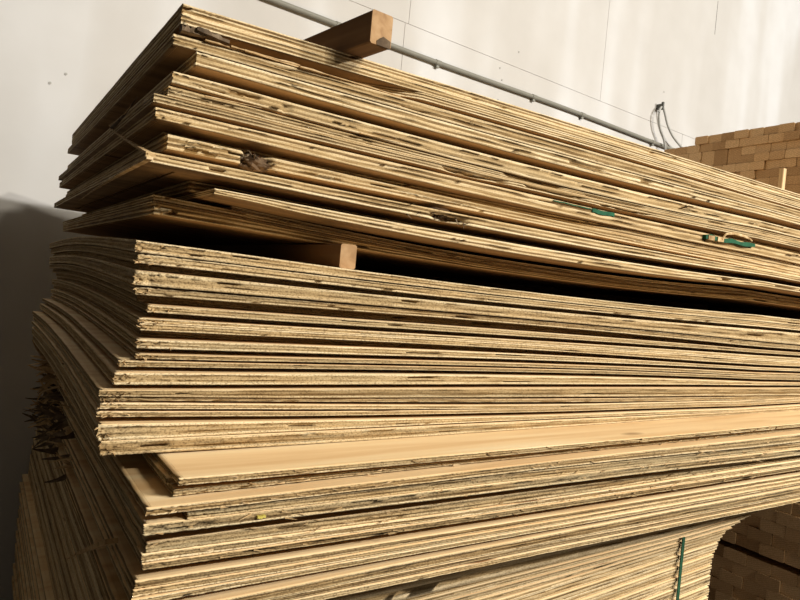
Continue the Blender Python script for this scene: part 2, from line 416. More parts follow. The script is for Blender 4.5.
    # the two rings next to the faces carry the face colours, the lower one darkened as shade
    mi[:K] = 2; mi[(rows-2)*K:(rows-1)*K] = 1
    org = np.array([x0, s.yf(x0), float(np.interp(x0, STN, s.bot))])
    V = V-org
    me = bpy.data.meshes.new('plywood_sheet')
    me.vertices.add(len(V)); me.vertices.foreach_set('co', V.astype(np.float32).ravel())
    me.loops.add(len(Fa)*4); me.loops.foreach_set('vertex_index', Fa.astype(np.int32).ravel())
    me.polygons.add(len(Fa)); me.polygons.foreach_set('loop_start', np.arange(0, len(Fa)*4, 4, dtype=np.int32))
    me.materials.append(EDGE); me.materials.append(FACE); me.materials.append(UNDERSHADE)
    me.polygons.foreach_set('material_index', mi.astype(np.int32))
    me.update(calc_edges=True)
    at = me.color_attributes.new('tone', 'FLOAT_COLOR', 'POINT')
    C = np.stack([T, np.full(len(T), grey), np.full(len(T), speck), T*0+1], 1); at.data.foreach_set('color', C.astype(np.float32).ravel())
    o = bpy.data.objects.new('plywood_sheet', me); col.objects.link(o); o.location = org
    s.obj = o; s.org = org
    return o

ORD = 'zeroth top second third fourth fifth sixth seventh eighth ninth tenth eleventh twelfth thirteenth fourteenth fifteenth sixteenth seventeenth eighteenth nineteenth twentieth twenty-first twenty-second twenty-third twenty-fourth twenty-fifth twenty-sixth twenty-seventh twenty-eighth twenty-ninth thirtieth thirty-first thirty-second thirty-third thirty-fourth thirty-fifth thirty-sixth'.split()

def e3(*v): return [(240, v[0], v[1]), (480, v[2], v[3]), (760, v[4], v[5])]
# ---- upper bundle, as it lies from top to bottom
upper = measure([
    dict(e=e3(20, 30, 94, 101.5, 181.5, 187), y=0.002, cx=(182, 3), d='pale striped plywood sheet under the batten with a chipped corner'),
    dict(e=e3(30, 40, 101.5, 109, 187, 192.5), y=0.0, cx=(181, 14), d='pale striped plywood sheet'),
    dict(e=e3(40.5, 49.5, 109, 115.5, 192.5, 197.5), y=0.13, k=-0.34, xk=0.38, cx=(176, 26), d='shadowed plywood sheet above the torn dark veneer'),
    dict(e=e3(52, 63, 119.5, 131, 199.5, 207), y=0.0, cx=(173, 37), d='plywood sheet with torn dark veneer on its front edge'),
    dict(e=e3(63, 76.5, 131, 143.5, 207, 214), y=0.002, cx=(196, 56), d='striped plywood sheet set in from the left end'),
    dict(e=e3(77, 87.5, 143.8, 151.5, 214.3, 219.7), y=0.075, cx=(196, 66), d='recessed brown-shadowed plywood sheet'),
    dict(e=e3(88, 100, 152, 165, 220, 228), y=0.003, cx=(172, 72), d='plywood sheet with a split core and gaps in its edge'),
    dict(e=e3(103, 112, 166, 171.5, 229, 233.5), y=0.006, cx=(168, 86), d='grey-tinged plywood sheet'),
    dict(e=e3(113, 122, 171.7, 178, 233.7, 238.5), y=0.004, cx=(153, 97), d='greenish weathered plywood sheet with a lip at its corner'),
    dict(e=e3(122.5, 126, 178.5, 182, 239, 244.5), y=0.05, cx=(158, 104), d='thin recessed dark plywood sheet'),
    dict(e=e3(126.5, 138, 182.5, 195, 245, 255), y=0.0, cx=(155, 112), d='tan striped plywood sheet marked with green'),
    dict(e=e3(138.5, 148.5, 195.5, 203, 255.3, 261.7), y=0.075, k=-0.075, xk=0.9, cx=(163, 128), d='recessed brown plywood sheet'),
    dict(e=e3(149.5, 163, 203.5, 212, 262, 269), y=0.004, cx=(167, 140), d='plywood sheet with a broken-out knot in its edge'),
    dict(e=e3(171, 181, 219, 229, 270, 275), y=-0.012, cx=(145, 155), d='plywood sheet with frayed hole, jutting out at the left corner'),
    dict(e=e3(181.5, 193, 229.3, 237.7, 275.3, 280.7), y=0.085, cx=(190, 178), d='recessed plywood sheet in brown shadow'),
    dict(e=e3(193.5, 201, 238, 247.5, 281, 286), y=-0.006, cx=(214, 190), len=2.36, d='bright plywood sheet set well in from the left end'),
    dict(e=e3(203.5, 208.5, 251, 257.5, 288.5, 293.5), y=0.09, cx=(232, 205), d='recessed dim plywood sheet'),
    dict(e=e3(209, 216, 258, 262, 294, 297.2), y=0.085, pl=(0.05, 0.05), cx=(153, 198), d='dim brown plywood sheet'),
    dict(e=e3(216.5, 227, 262.3, 267.5, 297.4, 301), y=0.08, pl=(0.05, 0.05), cx=(154, 208), d='bottommost dim brown plywood sheet'),
], 0.0)
middle = measure([
    dict(e=e3(254, 264.5, 286, 293, 315, 321.5), y=-.020, cx=(135, 243)),
    dict(e=e3(265.5, 274.5, 294, 301, 322, 327.5), y=-.018, cx=(137, 256)),
    dict(e=e3(275, 280.5, 301.5, 304.7, 327.7, 329.5), y=.019, cx=(138, 266)),
    dict(e=e3(281, 294, 305, 314.5, 329.7, 341.3), y=-.022, cx=(134, 273)),
    dict(e=e3(295.5, 303, 315.5, 321, 342, 347.2), y=-.016, cx=(134, 290)),
    dict(e=e3(303.5, 311.5, 321.5, 328, 347.5, 349.5), y=.022, cx=(136, 299)),
    dict(e=e3(312, 319, 328.5, 335, 350, 354.3), y=-.018, cx=(147, 307)),
    dict(e=e3(319.5, 324, 335.4, 337.7, 354.5, 355.9), y=.016, cx=(146, 316)),
    dict(e=e3(324.5, 328.5, 338, 341.3, 356, 359.5), y=-.017, cx=(138, 323)),
    dict(e=e3(329, 335.5, 341.8, 347, 360, 366.5), y=-.020, cx=(139, 327)),
    dict(e=e3(336, 343.5, 347.5, 352.3, 367, 368.6), y=.016, cx=(139, 337)),
    dict(e=e3(344, 352, 352.7, 359, 368.8, 371.8), y=-.017, cx=(136, 345)),
    dict(e=e3(353, 357.5, 359.5, 362.5, 372, 373), y=.016, cx=(136, 355)),
    dict(e=e3(358, 361.5, 363, 366, 373.2, 376), y=-.017, cx=(135, 359)),
    dict(e=e3(364, 369, 368.5, 372, 376.6, 381), y=-.018, cx=(118, 362)),
    dict(e=e3(369.5, 373.5, 372.3, 375.3, 381.2, 382.2), y=.019, cx=(120, 370)),
    dict(e=e3(374, 385.5, 375.6, 385, 382.5, 386.3), y=-.021, cx=(113, 376)),
    dict(e=e3(386, 389.7, 385.3, 388, 386.5, 388), y=.022, cx=(116, 388)),
    dict(e=e3(390, 398, 388.4, 397.2, 388.5, 395.5), y=-.022, cx=(98, 393)),
    dict(e=e3(399, 402, 399.6, 402.6, 396.5, 400), y=-.017, cx=(99, 402)),
    dict(e=e3(404.8, 409.5, 405.8, 409.2, 401.2, 404.2), y=-.019, cx=(99, 408)),
    dict(e=e3(412.5, 417, 411.8, 415.2, 405.2, 407.3), y=-.018, cx=(95, 419)),
    dict(e=e3(418.3, 422, 416.2, 417.2, 407.7, 408.7), y=.019, cx=(97, 425)),
    dict(e=e3(422.5, 434.5, 417.6, 422.3, 409, 411), y=-.020, cx=(97, 430)),
    dict(e=e3(435.5, 448, 424, 433.5, 411.3, 414), y=-.021, cx=(99, 446)),
], -.02)
lower = measure([
    dict(e=e3(475, 481.5, 453.5, 459, 428, 432.5), y=-.130, cx=(178, 482), d='plywood sheet with its bright pine face showing as a ledge'),
    dict(e=e3(482, 488, 459.3, 463, 432.7, 434.5), y=-.095, cx=(165, 488), d='recessed dark plywood sheet under the bright ledge'),
    dict(e=e3(488.5, 495, 463.5, 467.3, 434.8, 437.5), y=-.112, cx=(172, 500), d='plywood sheet below the bright ledge'),
    dict(e=e3(497, 504, 469, 475.5, 438, 446), y=-.138, cx=(146, 502), d='plywood sheet with a bright strip of face at its corner'),
    dict(e=e3(506, 514.5, 477.5, 485.5, 447.5, 453.8), y=-.130, cx=(186, 521), d='grey plywood sheet broken off before the corner'),
    dict(e=e3(515, 525, 486, 494.5, 454, 460.4), y=-.132, cx=(143, 527), d='pale plywood sheet with a yellow crayon mark'),
    dict(e=e3(531.5, 541.5, 499, 508.5, 460.9, 466.2), y=-.098, pl=(-0.1, -0.1), cx=(145, 548), d='plywood sheet under the black wedge gap'),
    dict(e=e3(542.5, 549.5, 509.5, 514.5, 467, 471.5), y=-.100, pl=(-0.1, -0.1), cx=(141, 553), d='rough-edged plywood sheet'),
    dict(e=e3(550.5, 556, 515, 520, 472, 476), y=-.103, pl=(-0.1, -0.1), cx=(142, 563), d='plywood sheet with splintered edge'),
    dict(e=e3(556.5, 566, 520.5, 528, 476.4, 481.8), y=-.068, pl=(-0.1, -0.1), cx=(150, 572), d='recessed brown plywood sheet'),
    dict(e=e3(567, 573, 528.6, 533, 482.2, 485.4), y=-.088, pl=(-0.09, -0.09), cx=(134, 584), d='thin pale plywood sheet'),
    dict(e=e3(574, 580, 533.8, 538, 485.7, 489), y=-.090, pl=(-0.09, -0.09), cx=(132, 592), d='thin tan plywood sheet'),
    dict(e=e3(581.5, 587, 539, 543, 489.2, 492), y=-.092, pl=(-0.09, -0.09), cx=(131, 600), d='thin frayed plywood sheet'),
    dict(e=e3(588, 596.5, 543.5, 548.5, 492.2, 494.8), y=-.060, pl=(-0.09, -0.09), cx=(131, 606), d='recessed thin plywood sheet'),
    dict(e=e3(597.5, 606, 549, 557, 495, 502.5), y=-.083, pl=(-0.083, -0.083), cx=(122, 622), d='bright plywood sheet crossing the bottom of the view'),
    dict(e=e3(607, 612, 558.5, 562, 504, 506.5), y=-.080, pl=(-0.083, -0.083), cx=(120, 632), d='plywood sheet just under the bright lower sheet'),
    dict(e=e3(615, 621, 565.5, 570, 508.5, 511.8), y=-.077, pl=(-0.083, -0.083), cx=(120, 640), d='bottommost plywood sheet'),
], -.132)
# thin sheets hanging in the shade under the lower bundle
thin_a = []
for i in range(7):
    a0 = 568+i*3.3; a1 = 525+i*1.9
    thin_a.append(dict(e=[(520, a0, a0+3.1), (700, a1, a1+1.8)], y=.315+0.004*(i % 2), cx=(110, 640+i*5), xe=(766, 758, 750, 744, 740, 735, 732)[i], tmin=.0042))
thin_b = []
for i in range(20):
    a0 = 593.5+i*4.6; a1 = 538.2+i*3.45
    thin_b.append(dict(e=[(520, a0, a0+4.3), (700, a1, a1+3.2)], y=.316+0.003*((i*7) % 3), cx=(108, 660+i*5), xe=(726, 724, 722, 721, 719, 718, 717, 716)[min(i, 7)]-.3*((i*5) % 4), tmin=.0068))
thin_a = measure(thin_a, .317); thin_b = measure(thin_b, .318)
allthin = thin_a+thin_b
allthin_base = None
xr = 1.41
for s in allthin:
    s.x0 = -0.035+0.006*math.sin(allthin.index(s)*2.3)
    s.len = float(at_y(s.xe, 530, s.y)[0])-s.x0
fillers = []
NF = 7
for k in range(NF):
    s = Sheet(); s.y = (.06, .10, .15, .20, .25, .28, .30)[k]; s.yf = lambda X, q=s.y: q; s.x0 = -.02; s.len = 2.1-.04*k
    A_, B_ = lower[-1].bot-.001, np.minimum(thin_a[0].top, lower[-1].bot-.02)
    s.top = A_+(B_-A_)*k/NF; s.bot = A_+(B_-A_)*(k+1)/NF+.0006; fillers.append(s)
settle(lower+fillers+allthin)
settle(middle, lower[0].top)
settle(upper)

T_PALE = [0.90, 0.28, 0.80, 0.26, 0.86]
rs = random.Random(4)
for i, s in enumerate(upper):
    nt_ = ()
    if i == 12:                                     # knot broken out
        a = at_y(243, 160, 0)[0]-s.x0; b = at_y(272, 170, 0)[0]-s.x0; nt_ = ((a, b, 0.045, 0, 5),)
    if i == 13:
        a = at_y(428, 210, 0)[0]-s.x0; b = at_y(462, 215, 0)[0]-s.x0; nt_ = ((a, b, 0.03, 0, 3),)
    if i == 6:
        a = at_y(203, 88, 0)[0]-s.x0; b = at_y(228, 95, 0)[0]-s.x0; nt_ = ((a, b, 0.014, 1, 2), (b, b+.05, .012, 2, 4), (b+.08, b+.09, .014, 0, 4))
    if i == 8: nt_ = ((.46, .60, .016, 0, 3), (.64, .80, .02, 1, 4), (.83, 1.0, .014, 0, 2))
    if i == 7: nt_ = ((.58, .72, .014, 2, 5), (.78, .95, .016, 1, 3))
    if i == 0:
        nt_ = ((0.0, 0.013, 0.009, 2, 4),)
    o = build_sheet(s, 100+i, 5, 0.0005, 1.5, T_PALE, 0.45 if i in (6, 7, 8) else 0.1, 3, 0.0, nt_, speck=0.35)
    tag(o, s.d+', '+ORD[i+1]+' of upper bundle', 'plywood sheet', 'plywood sheets of the upper bundle')
DM = ['pale plywood sheet', 'sharp-edged plywood sheet', 'recessed shadowed plywood sheet']
for i, s in enumerate(middle):
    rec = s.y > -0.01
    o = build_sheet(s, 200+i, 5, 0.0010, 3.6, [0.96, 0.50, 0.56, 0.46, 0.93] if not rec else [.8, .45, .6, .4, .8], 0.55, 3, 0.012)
    d = 'recessed shadowed plywood sheet' if rec else ('pale plywood sheet with a rough sawn edge' if i % 2 == 0 else 'yellowish plywood sheet with frayed corner')
    if i == 0: d = 'topmost rough-edged plywood sheet below the sticker'
    tag(o, d+', '+ORD[i+1]+' from top of middle bundle' if i else d+' of middle bundle', 'plywood sheet', 'plywood sheets of the middle bundle')
for i, s in enumerate(lower):
    nt_ = ()
    if i in (4, 7):
        nt_ = ((0.02, 0.10, 0.012, 1, 2), (0.35, 0.42, 0.012, 2, 3))
    o = build_sheet(s, 300+i, 5, 0.0014, 2.0, [0.86, 0.24, 0.42, 0.20, 0.76], 1.0 if i in (1, 2, 4, 5, 6) else 0.6, 5, 0.0, nt_, speck=0.8)
    tag(o, s.d+', '+ORD[i+1]+' of lower bundle', 'plywood sheet', 'plywood sheets of the lower bundle')
for i, s in enumerate(fillers):
    o = build_sheet(s, 350+i, 3, 0.0007, 1.0, [0.9, 0.5, 0.88], 0.3, 1, 0.0, (), 90)
    tag(o, 'plywood sheet set back in shade, %s one between lower bundle and thin boards' % 'first second third fourth fifth sixth seventh'.split()[i], 'plywood sheet', 'plywood sheets of the lower bundle')
for i, s in enumerate(allthin):
    o = build_sheet(s, 400+i, 3, 0.0007, 1.0, [0.9, 0.5, 0.88], 0.3, 1, 0.0, (), 120)
    d = 'thin board in shade' if i < 7 else 'thin drooping board'
    n = i+1 if i < 7 else i-6
    tag(o, d+', '+ORD[n]+(' of the thin boards hanging under lower bundle' if i < 7 else ' below the dark wedge gap in lowest stack'), 'board', 'thin boards of the lowest stack')
# what carries the lowest stack: thicker sheets and bearers (below the picture)
zb = float(allthin[-1].bot[(STN > -.05) & (STN < 1.4)].min())
nb_ = max(1, int((zb-0.20)/0.020)); 
class Flat: pass
zz = zb-0.001
i = 0
while zz > 0.215:
    s = Sheet(); s.x0 = -0.05+.004*(i % 3); s.len = 1.70; s.y = .32; s.yf = lambda X: .32
    s.top = np.full(len(STN), zz); s.bot = s.top-0.0185
    o = build_sheet(s, 600+i, 5, .001, 1.0, T_PALE, .3, 1, 0, (), 60)
    tag(o, 'thick plywood sheet, '+ORD[i+1]+' under the thin drooping boards', 'plywood sheet', 'thick sheets at the foot of the stack')
    zz -= 0.019; i += 1
def timber(name, x0, x1, y0, y1, z0, z1, m, me, ends='y', bev=0.004, parent=None, jit=None):
    """a sawn timber with eased edges; its two end faces carry end grain"""
    rng = random.Random(int(abs(x0*1000+y0*77+z0*3100)))
    if ends == 'y': A, B, C = (x0, x1), (z0, z1), (y0, y1); mk = lambda a, b, c: (a, c, b)
    elif ends == 'x': A, B, C = (y0, y1), (z0, z1), (x0, x1); mk = lambda a, b, c: (c, a, b)
    else: A, B, C = (x0, x1), (y0, y1), (z0, z1); mk = lambda a, b, c: (a, b, c)
    pr = [(A[0]+bev, B[0]), (A[1]-bev, B[0]), (A[1], B[0]+bev), (A[1], B[1]-bev), (A[1]-bev, B[1]), (A[0]+bev, B[1]), (A[0], B[1]-bev), (A[0], B[0]+bev)]
    V = [mk(a, b, c) for c in C for a, b in pr]
    Fc = [(k, (k+1) % 8, 8+(k+1) % 8, 8+k) for k in range(8)]+[tuple(range(8))[::-1], tuple(range(8, 16))]
    o = link(name, V, Fc, [m, me], parent, [0]*8+[1, 1]); return o
nlev = 2; hb = (zz+0.0005)/nlev
pos = ((0.02, 'first'), (0.72, 'second'), (1.42, 'third'))
for X, nm in pos:
    for l in range(nlev):
        o = timber('bearer', X, X+.10, .30, 1.50, l*hb, (l+1)*hb-.0005, LUMBER, ENDGRAIN)
        tag(o, 'squared timber bearer, %s from the left, %s of its pair on the floor' % (nm, ('lower', 'upper')[l]), 'timber', 'bearers under the stack')

# ------------------------------------------------------------------ splinters, torn veneer, marks (parts of their sheets)
def part(s, name, parts, m, kind=None, smooth=False):
    v, f = merge(parts); v = [np.array(p)-s.org for p in v]
    o = link(name, v, f, m, s.obj, smooth=smooth)
    if kind: o['kind'] = kind
    return o
def zt(s, X): return float(np.interp(X, STN, s.top))
def zbm(s, X): return float(np.interp(X, STN, s.bot))
R = np.random.default_rng(11)
# torn dark veneer lying on the front edge of the fourth sheet
s = upper[3]
for (xa, ya, xb, yb, wd, th) in ((181, 31, 205, 37, .020, .008), (196, 31, 229, 44, .018, .006), (205, 42, 262, 58, .007, .0018), (231, 47, 300, 66, .006, .002), (245, 51, 330, 78, .004, .0018), (300, 68, 400, 100, .006, .002)):
    pa = at_y(xa, ya, -.004); pb = at_y(xb, yb, .002); n = 9; V = []; Fc = []
    for k in range(n+1):
        q = k/n; c = pa*(1-q)+pb*q; c[2] = max(c[2], zt(s, c[0])+.001); wk = wd*(1-.6*q)*(0.7+.6*R.random()); tk = th*(.6+.8*R.random())
        for dy, dz in ((-.3*wk, 0), (.7*wk, -.0), (.7*wk, tk), (-.3*wk, tk*.9)): V.append(c+np.array([0, dy, dz]))
    for k in range(n):
        for e in range(4): Fc.append((k*4+e, k*4+(e+1) % 4, (k+1)*4+(e+1) % 4, (k+1)*4+e))
    Fc += [(3, 2, 1, 0), (n*4, n*4+1, n*4+2, n*4+3)]
    o = part(s, 'torn_veneer', [(V, Fc)], DARKTORN if xa < 204 else SPLINTER)
# fibres round the broken knot
s = upper[12]; pts = []
for k in range(46):
    X = R.uniform(at_y(240, 160, 0)[0], at_y(275, 165, 0)[0]); z = R.uniform(zbm(s, X), zt(s, X))
    pts.append(sliver((X, s.y+R.uniform(.004, .03), z), (R.uniform(-1, 1), -1.0, R.uniform(-.5, .4)), R.uniform(.008, .028), .003, .002, R))
o = part(s, 'torn_knot', pts, DARKTORN); o['kind'] = 'stuff'
s = upper[13]; pts = []
for k in range(40):
    X = R.uniform(at_y(400, 205, 0)[0], at_y(466, 215, 0)[0]); z = R.uniform(zbm(s, X), zt(s, X))
    pts.append(sliver((X, s.y+R.uniform(.004, .02), z), (R.uniform(-1, 1), -.8, R.uniform(-.5, .3)), R.uniform(.008, .026), .003, .0016, R))
o = part(s, 'frayed_fibres', pts, DARKTORN); o['kind'] = 'stuff'
def lump(s, x0, y0, x1, y1, m, depth, seed):
    rng = np.random.default_rng(seed); pa = at_y(x0, y0, s.y); pb = at_y(x1, y1, s.y); c = (pa+pb)/2; c[1] += depth; hx = abs(pb[0]-pa[0])/2; hz = (zt(s, c[0])-zbm(s, c[0]))*.62
    V = []; Fc = []; nu, nv = 14, 8
    for a in range(nv+1):
        for b in range(nu):
            th = math.pi*a/nv; ph = 2*math.pi*b/nu; q = 1+rng.uniform(-.28, .28)
            V.append(c+np.array([hx*q*math.cos(th), -.016*q*math.sin(th)*math.cos(ph), hz*min(q, 1.05)*math.sin(th)*math.sin(ph)]))
    for a in range(nv):
        for b in range(nu): Fc.append((a*nu+b, a*nu+(b+1) % nu, (a+1)*nu+(b+1) % nu, (a+1)*nu+b))
    part(s, 'knot', [(V, Fc)], m)['label'] = 'dark broken knot'
KNOT = wood_material('dark_knot', (0.03, 0.018, 0.01), (0.085, 0.05, 0.026), (0.17, 0.11, 0.06), (60, 60, 60))
lump(upper[12], 243, 158, 272, 168, KNOT, .014, 5)
lump(upper[13], 432, 210, 458, 216, KNOT, .022, 6)
# long splinters on the left end of the upper bundle
def stick(s, a, b, X0, X1, wd, m=SPLINTER, nm='splinter'):
    pa = at_x(a[0], a[1], X0); pb = at_x(b[0], b[1], X1); d = pb-pa
    return part(s, nm, [sliver(pa, d, np.linalg.norm(d), wd, wd*.4, R, .03)], m)
xe = upper[13].x0-.004
stick(upper[12], (152, 155), (104, 128), upper[12].x0-.02, upper[12].x0-.035, .010)
stick(upper[13], (150, 158), (76, 196), xe, xe, .007)
stick(upper[8], (112, 128), (140, 102), upper[8].x0-.004, upper[8].x0-.010, .006, DARKTORN)
stick(upper[8], (110, 126), (136, 110), upper[8].x0-.004, upper[8].x0-.008, .004)
# frayed near corner of the middle bundle
for s in middle:
    pts = []
    for k in range(7):
        z = R.uniform(zbm(s, s.x0), zt(s, s.x0)); X = s.x0+abs(R.normal(0, .018))
        pts.append(sliver((X, s.yf(0)+.003, z), (R.uniform(-.8, .5), -.9+R.uniform(-.2, .5), R.uniform(-.3, .3)), R.uniform(.004, .011), .0022, .0014, R))
    if s.y < -.01: o = part(s, 'frayed_fibres', pts, SPLINTER); o['kind'] = 'stuff'
# torn far corner of the lower sheets
for i, s in enumerate(lower[1:15]):
    pts = []
    for k in range(13):
        z = R.uniform(zbm(s, s.x0), zt(s, s.x0)); Y = s.yf(0)+W-min(.6, abs(R.normal(0, .10+.02*i)))
        pts.append(sliver((s.x0+.004, Y, z), (-1, R.uniform(-.5, 1.0), R.uniform(-.9, .5)), R.uniform(.02, .065), .016, .003, R, .5, R.uniform(0, 3)))
    o = part(s, 'splintered_corner', pts, DARKTORN if i % 2 else SPLINTER); o['kind'] = 'stuff'
stick(lower[4], (22, 388), (4, 384), lower[4].x0, lower[4].x0-.02, .012, DARKTORN)
s = allthin[6]; stick(s, (112, 541), (60, 557), s.x0-.004, s.x0-.01, .014)
# white splinter in the split core, fuzz along edges
s = upper[6]
for a, b in (((360, 133), (402, 143)), ((205, 96), (262, 108))):
    pa = at_y(a[0], a[1], s.y-.002); pb = at_y(b[0], b[1], s.y-.002); part(s, 'splinter', [sliver(pa, pb-pa, np.linalg.norm(pb-pa), .004, .0016, R, .02)], SPLINTER)
for s in lower[:9]:
    pts = []
    for k in range(26):
        X = s.x0+R.uniform(0.0, 1.3); z = R.uniform(zbm(s, X), zt(s, X))
        pts.append(sliver((X, s.yf(X)+.002, z), (R.choice([-1, 1]), R.uniform(-.5, -.05), R.uniform(-.25, .25)), R.uniform(.006, .022), .0022, .0014, R))
    o = part(s, 'edge_splinters', pts, SPLINTER); o['kind'] = 'stuff'
# marks
def edge_patch(s, X0, X1, f0, f1, m, nm, n=8):
    V = []; Fc = []
    for k in range(n+1):
        X = X0+(X1-X0)*k/n; zb_, zt_ = zbm(s, X), zt(s, X); j = .12*(R.random()-.5) if 0 < k < n else 0
        for dy in (-.0016, .004):
            for ff in (f0+j, f1+j*.5): V.append((X, s.yf(X)+dy, zb_+(zt_-zb_)*ff))
    for k in range(n):
        a = k*4; b = a+4; Fc += [(a, b, b+1, a+1), (a+1, b+1, b+3, a+3), (a+3, b+3, b+2, a+2), (a+2, b+2, b, a)]
    Fc += [(0, 1, 3, 2), (n*4, n*4+2, n*4+3, n*4+1)]
    o = part(s, nm, [(V, Fc)], m); return o
s = upper[10]
Xa = at_y(553, 203, 0)[0]; Xb = at_y(592, 211, 0)[0]; Xc = at_y(614, 214, 0)[0]
edge_patch(s, Xa, Xb, .86, .94, GREEN, 'green_mark')['label'] = 'thin green crayon line'
edge_patch(s, Xb, Xc, .66, .98, GREEN, 'green_mark')['label'] = 'green crayon smear'
s = lower[5]; Xa = at_y(256, 520, -.136)[0]; Xb = at_y(268, 519, -.136)[0]
edge_patch(s, Xa+.003, Xb-.002, .42, .66, YELLOW, 'crayon_mark')['label'] = 'yellow crayon mark'

# green strap scrap lying in the gap at the right, with a curled pale sliver
pa = at_y(705, 236, -.004); pb = at_y(754, 245, -.004)
t = empty('strap_scrap', (pa+pb)/2)
V = []; Fc = []; n = 10
for k in range(n+1):
    q = k/n; c = pa*(1-q)+pb*q-np.array(t.location); wv_ = .0015*math.sin(q*14)
    for dy in (-.003, .012):
        for dz in (-.0060, .0045*(.6+.4*math.sin(k*1.7))): V.append(c+np.array([0, dy, dz+wv_]))
for k in range(n):
    a = k*4; b = a+4; Fc += [(a, b, b+1, a+1), (a+1, b+1, b+3, a+3), (a+3, b+3, b+2, a+2), (a+2, b+2, b, a)]
Fc += [(0, 1, 3, 2), (n*4, n*4+2, n*4+3, n*4+1)]
link('strap_band', V, Fc, GREEN, t)
for q in (.1, .28):
    c = pa*(1-q)+pb*q-np.array(t.location); v, f = box(c[0]-.011, c[0]+.011, -.0045+c[1], .0+c[1], c[2]-.007, c[2]+.003); link('pale_stripe', v, f, SPLINTER, t)
tag(t, 'scrap of green plastic strapping caught in the upper bundle edge', 'strap')
P = [at_y(x, y, -.008) for x, y in ((722, 239), (726, 234), (734, 233.5), (743, 236), (750, 239), (752, 241))]
o = link('wood_curl', *tube([p-P[0] for p in P], [.002, .0026, .003, .003, .0026, .0018], 6), SPLINTER); o.location = P[0]
tag(o, 'curled pale sliver of wood above the green strap scrap', 'wood sliver')

# dark strap round the lowest stack
t0 = at_y(683, 542, .31); zlo = zz
v, f = box(-.006, .006, -.003, .0, zlo-t0[2], .015)
v2, f2 = box(-.006, .006, -.003, .40, .015, .0162)
o = link('stack_strap', v, f, DKGREEN); o.location = t0+np.array([0, .0005, 0])
tag(o, 'dark green strap running down the front of the lowest thin boards', 'strap')

# ------------------------------------------------------------------ battens and stickers
def batten(p_front, yaw, wd, ht, length, label, roll=0.0, notch=False, name='batten'):
    t = empty(name, p_front); t.rotation_euler = (0, roll, yaw)
    rng = random.Random(3); n = 9; V = []; Fc = []; bev = .0022
    pr = [(-wd/2+bev, 0), (wd/2-bev, 0), (wd/2, bev), (wd/2, ht-bev), (wd/2-bev, ht), (-wd/2+bev, ht), (-wd/2, ht-bev), (-wd/2, bev)]
    for k in range(n+1):
        y = length*k/n
        for a, b in pr: V.append((a+rng.uniform(-.0004, .0004), y, b+rng.uniform(-.0004, .0004)))
    for k in range(n):
        for e in range(8): Fc.append((k*8+e, k*8+(e+1) % 8, (k+1)*8+(e+1) % 8, (k+1)*8+e))
    Fc.append(tuple(n*8+e for e in range(8)))
    link('shaft', V, Fc, BATTEN, t)
    c = len(pr); V2 = [(a, -.0008, b) for a, b in pr]+[(a, .001, b) for a, b in pr]
    F2 = [tuple(range(8)), tuple(range(8, 16))[::-1]]+[(k, 8+k, 8+(k+1) % 8, (k+1) % 8) for k in range(8)]
    link('end_face', V2, F2, BATEND, t)
    if notch:
        Vn = [(-wd*.18, -.0016, .0), (wd*.46, -.0016, .0), (wd*.46, -.0016, ht*.22), (wd*.10, -.0016, ht*.30), (-.002, -.0016, ht*.22), (-wd*.2, -.0016, ht*.12)]
        Vn += [(a, .002, b) for a, _, b in Vn]; k = 6
        Fn = [tuple(range(k)), tuple(range(k, 2*k))[::-1]]+[(i, k+i, k+(i+1) % k, (i+1) % k) for i in range(k)]
        o = link('bark_patch', Vn, Fn, DARKTORN, t); o['label'] = 'dark brown bark on the end'
    tag(t, label, 'batten'); return t
YB = -0.062
pb = at_y(380, 46, YB); ztop = max(zt(upper[0], x) for x in (pb[0], pb[0]+.03))
batten((pb[0], YB, ztop+.0004), 0.125, .037, .047, 1.15, 'dark square batten lying across the top of the stack', 0.0, True)
ps = at_y(347, 268, 0.0); zs = max(zt(middle[0], x) for x in (ps[0]-.02, ps[0], ps[0]+.02))
hs = min(zbm(upper[18], x) for x in (ps[0]-.02, ps[0]+.02))-zs-.0006
batten((ps[0], 0.0, zs+.0003), 0.0, .027, max(hs, .02), 1.1, 'short-ended spacer batten between upper and middle bundles, nearer the corner', name='spacer_batten')
for X, lb in ((2.2, 'spacer batten deep in the dark gap, towards the lumber pile'),):
    z0 = zt(middle[0], X+.02)+.0005; h2 = zbm(upper[18], X-.02)-z0-.0015
    batten((X, 0.10, z0), 0.0, .030, max(h2, .015), 1.0, lb, name='spacer_batten')
x0, x1 = .42, 2.12
zb_ = max(zt(middle[0], x) for x in np.linspace(x0, x1, 12))+.0008; ztp = min(zbm(upper[18], x) for x in np.linspace(x0, x1, 12))-.0015
if ztp-zb_ > .008:  # added board, keeps light from passing through the gap to the wall
    o = timber('gap_light_blocker', x0, x1, .62, .76, zb_, ztp, BATTEN, BATEND, 'x', .002)
    tag(o, 'added dark board blocking light deep in the gap between upper and middle bundles', 'board')
# pale stake standing on the top sheet against the lumber
p = at_x(784, 169, 2.2); zb2 = zt(upper[0], 2.2)
o = timber('wooden_stake', 2.185, 2.205, p[1]-.008, p[1]+.008, zb2+.0005, p[2], PALEWOOD, PALEWOOD, 'z', .002)
tag(o, 'pale upright wooden stake standing in front of the lumber pile', 'stake')

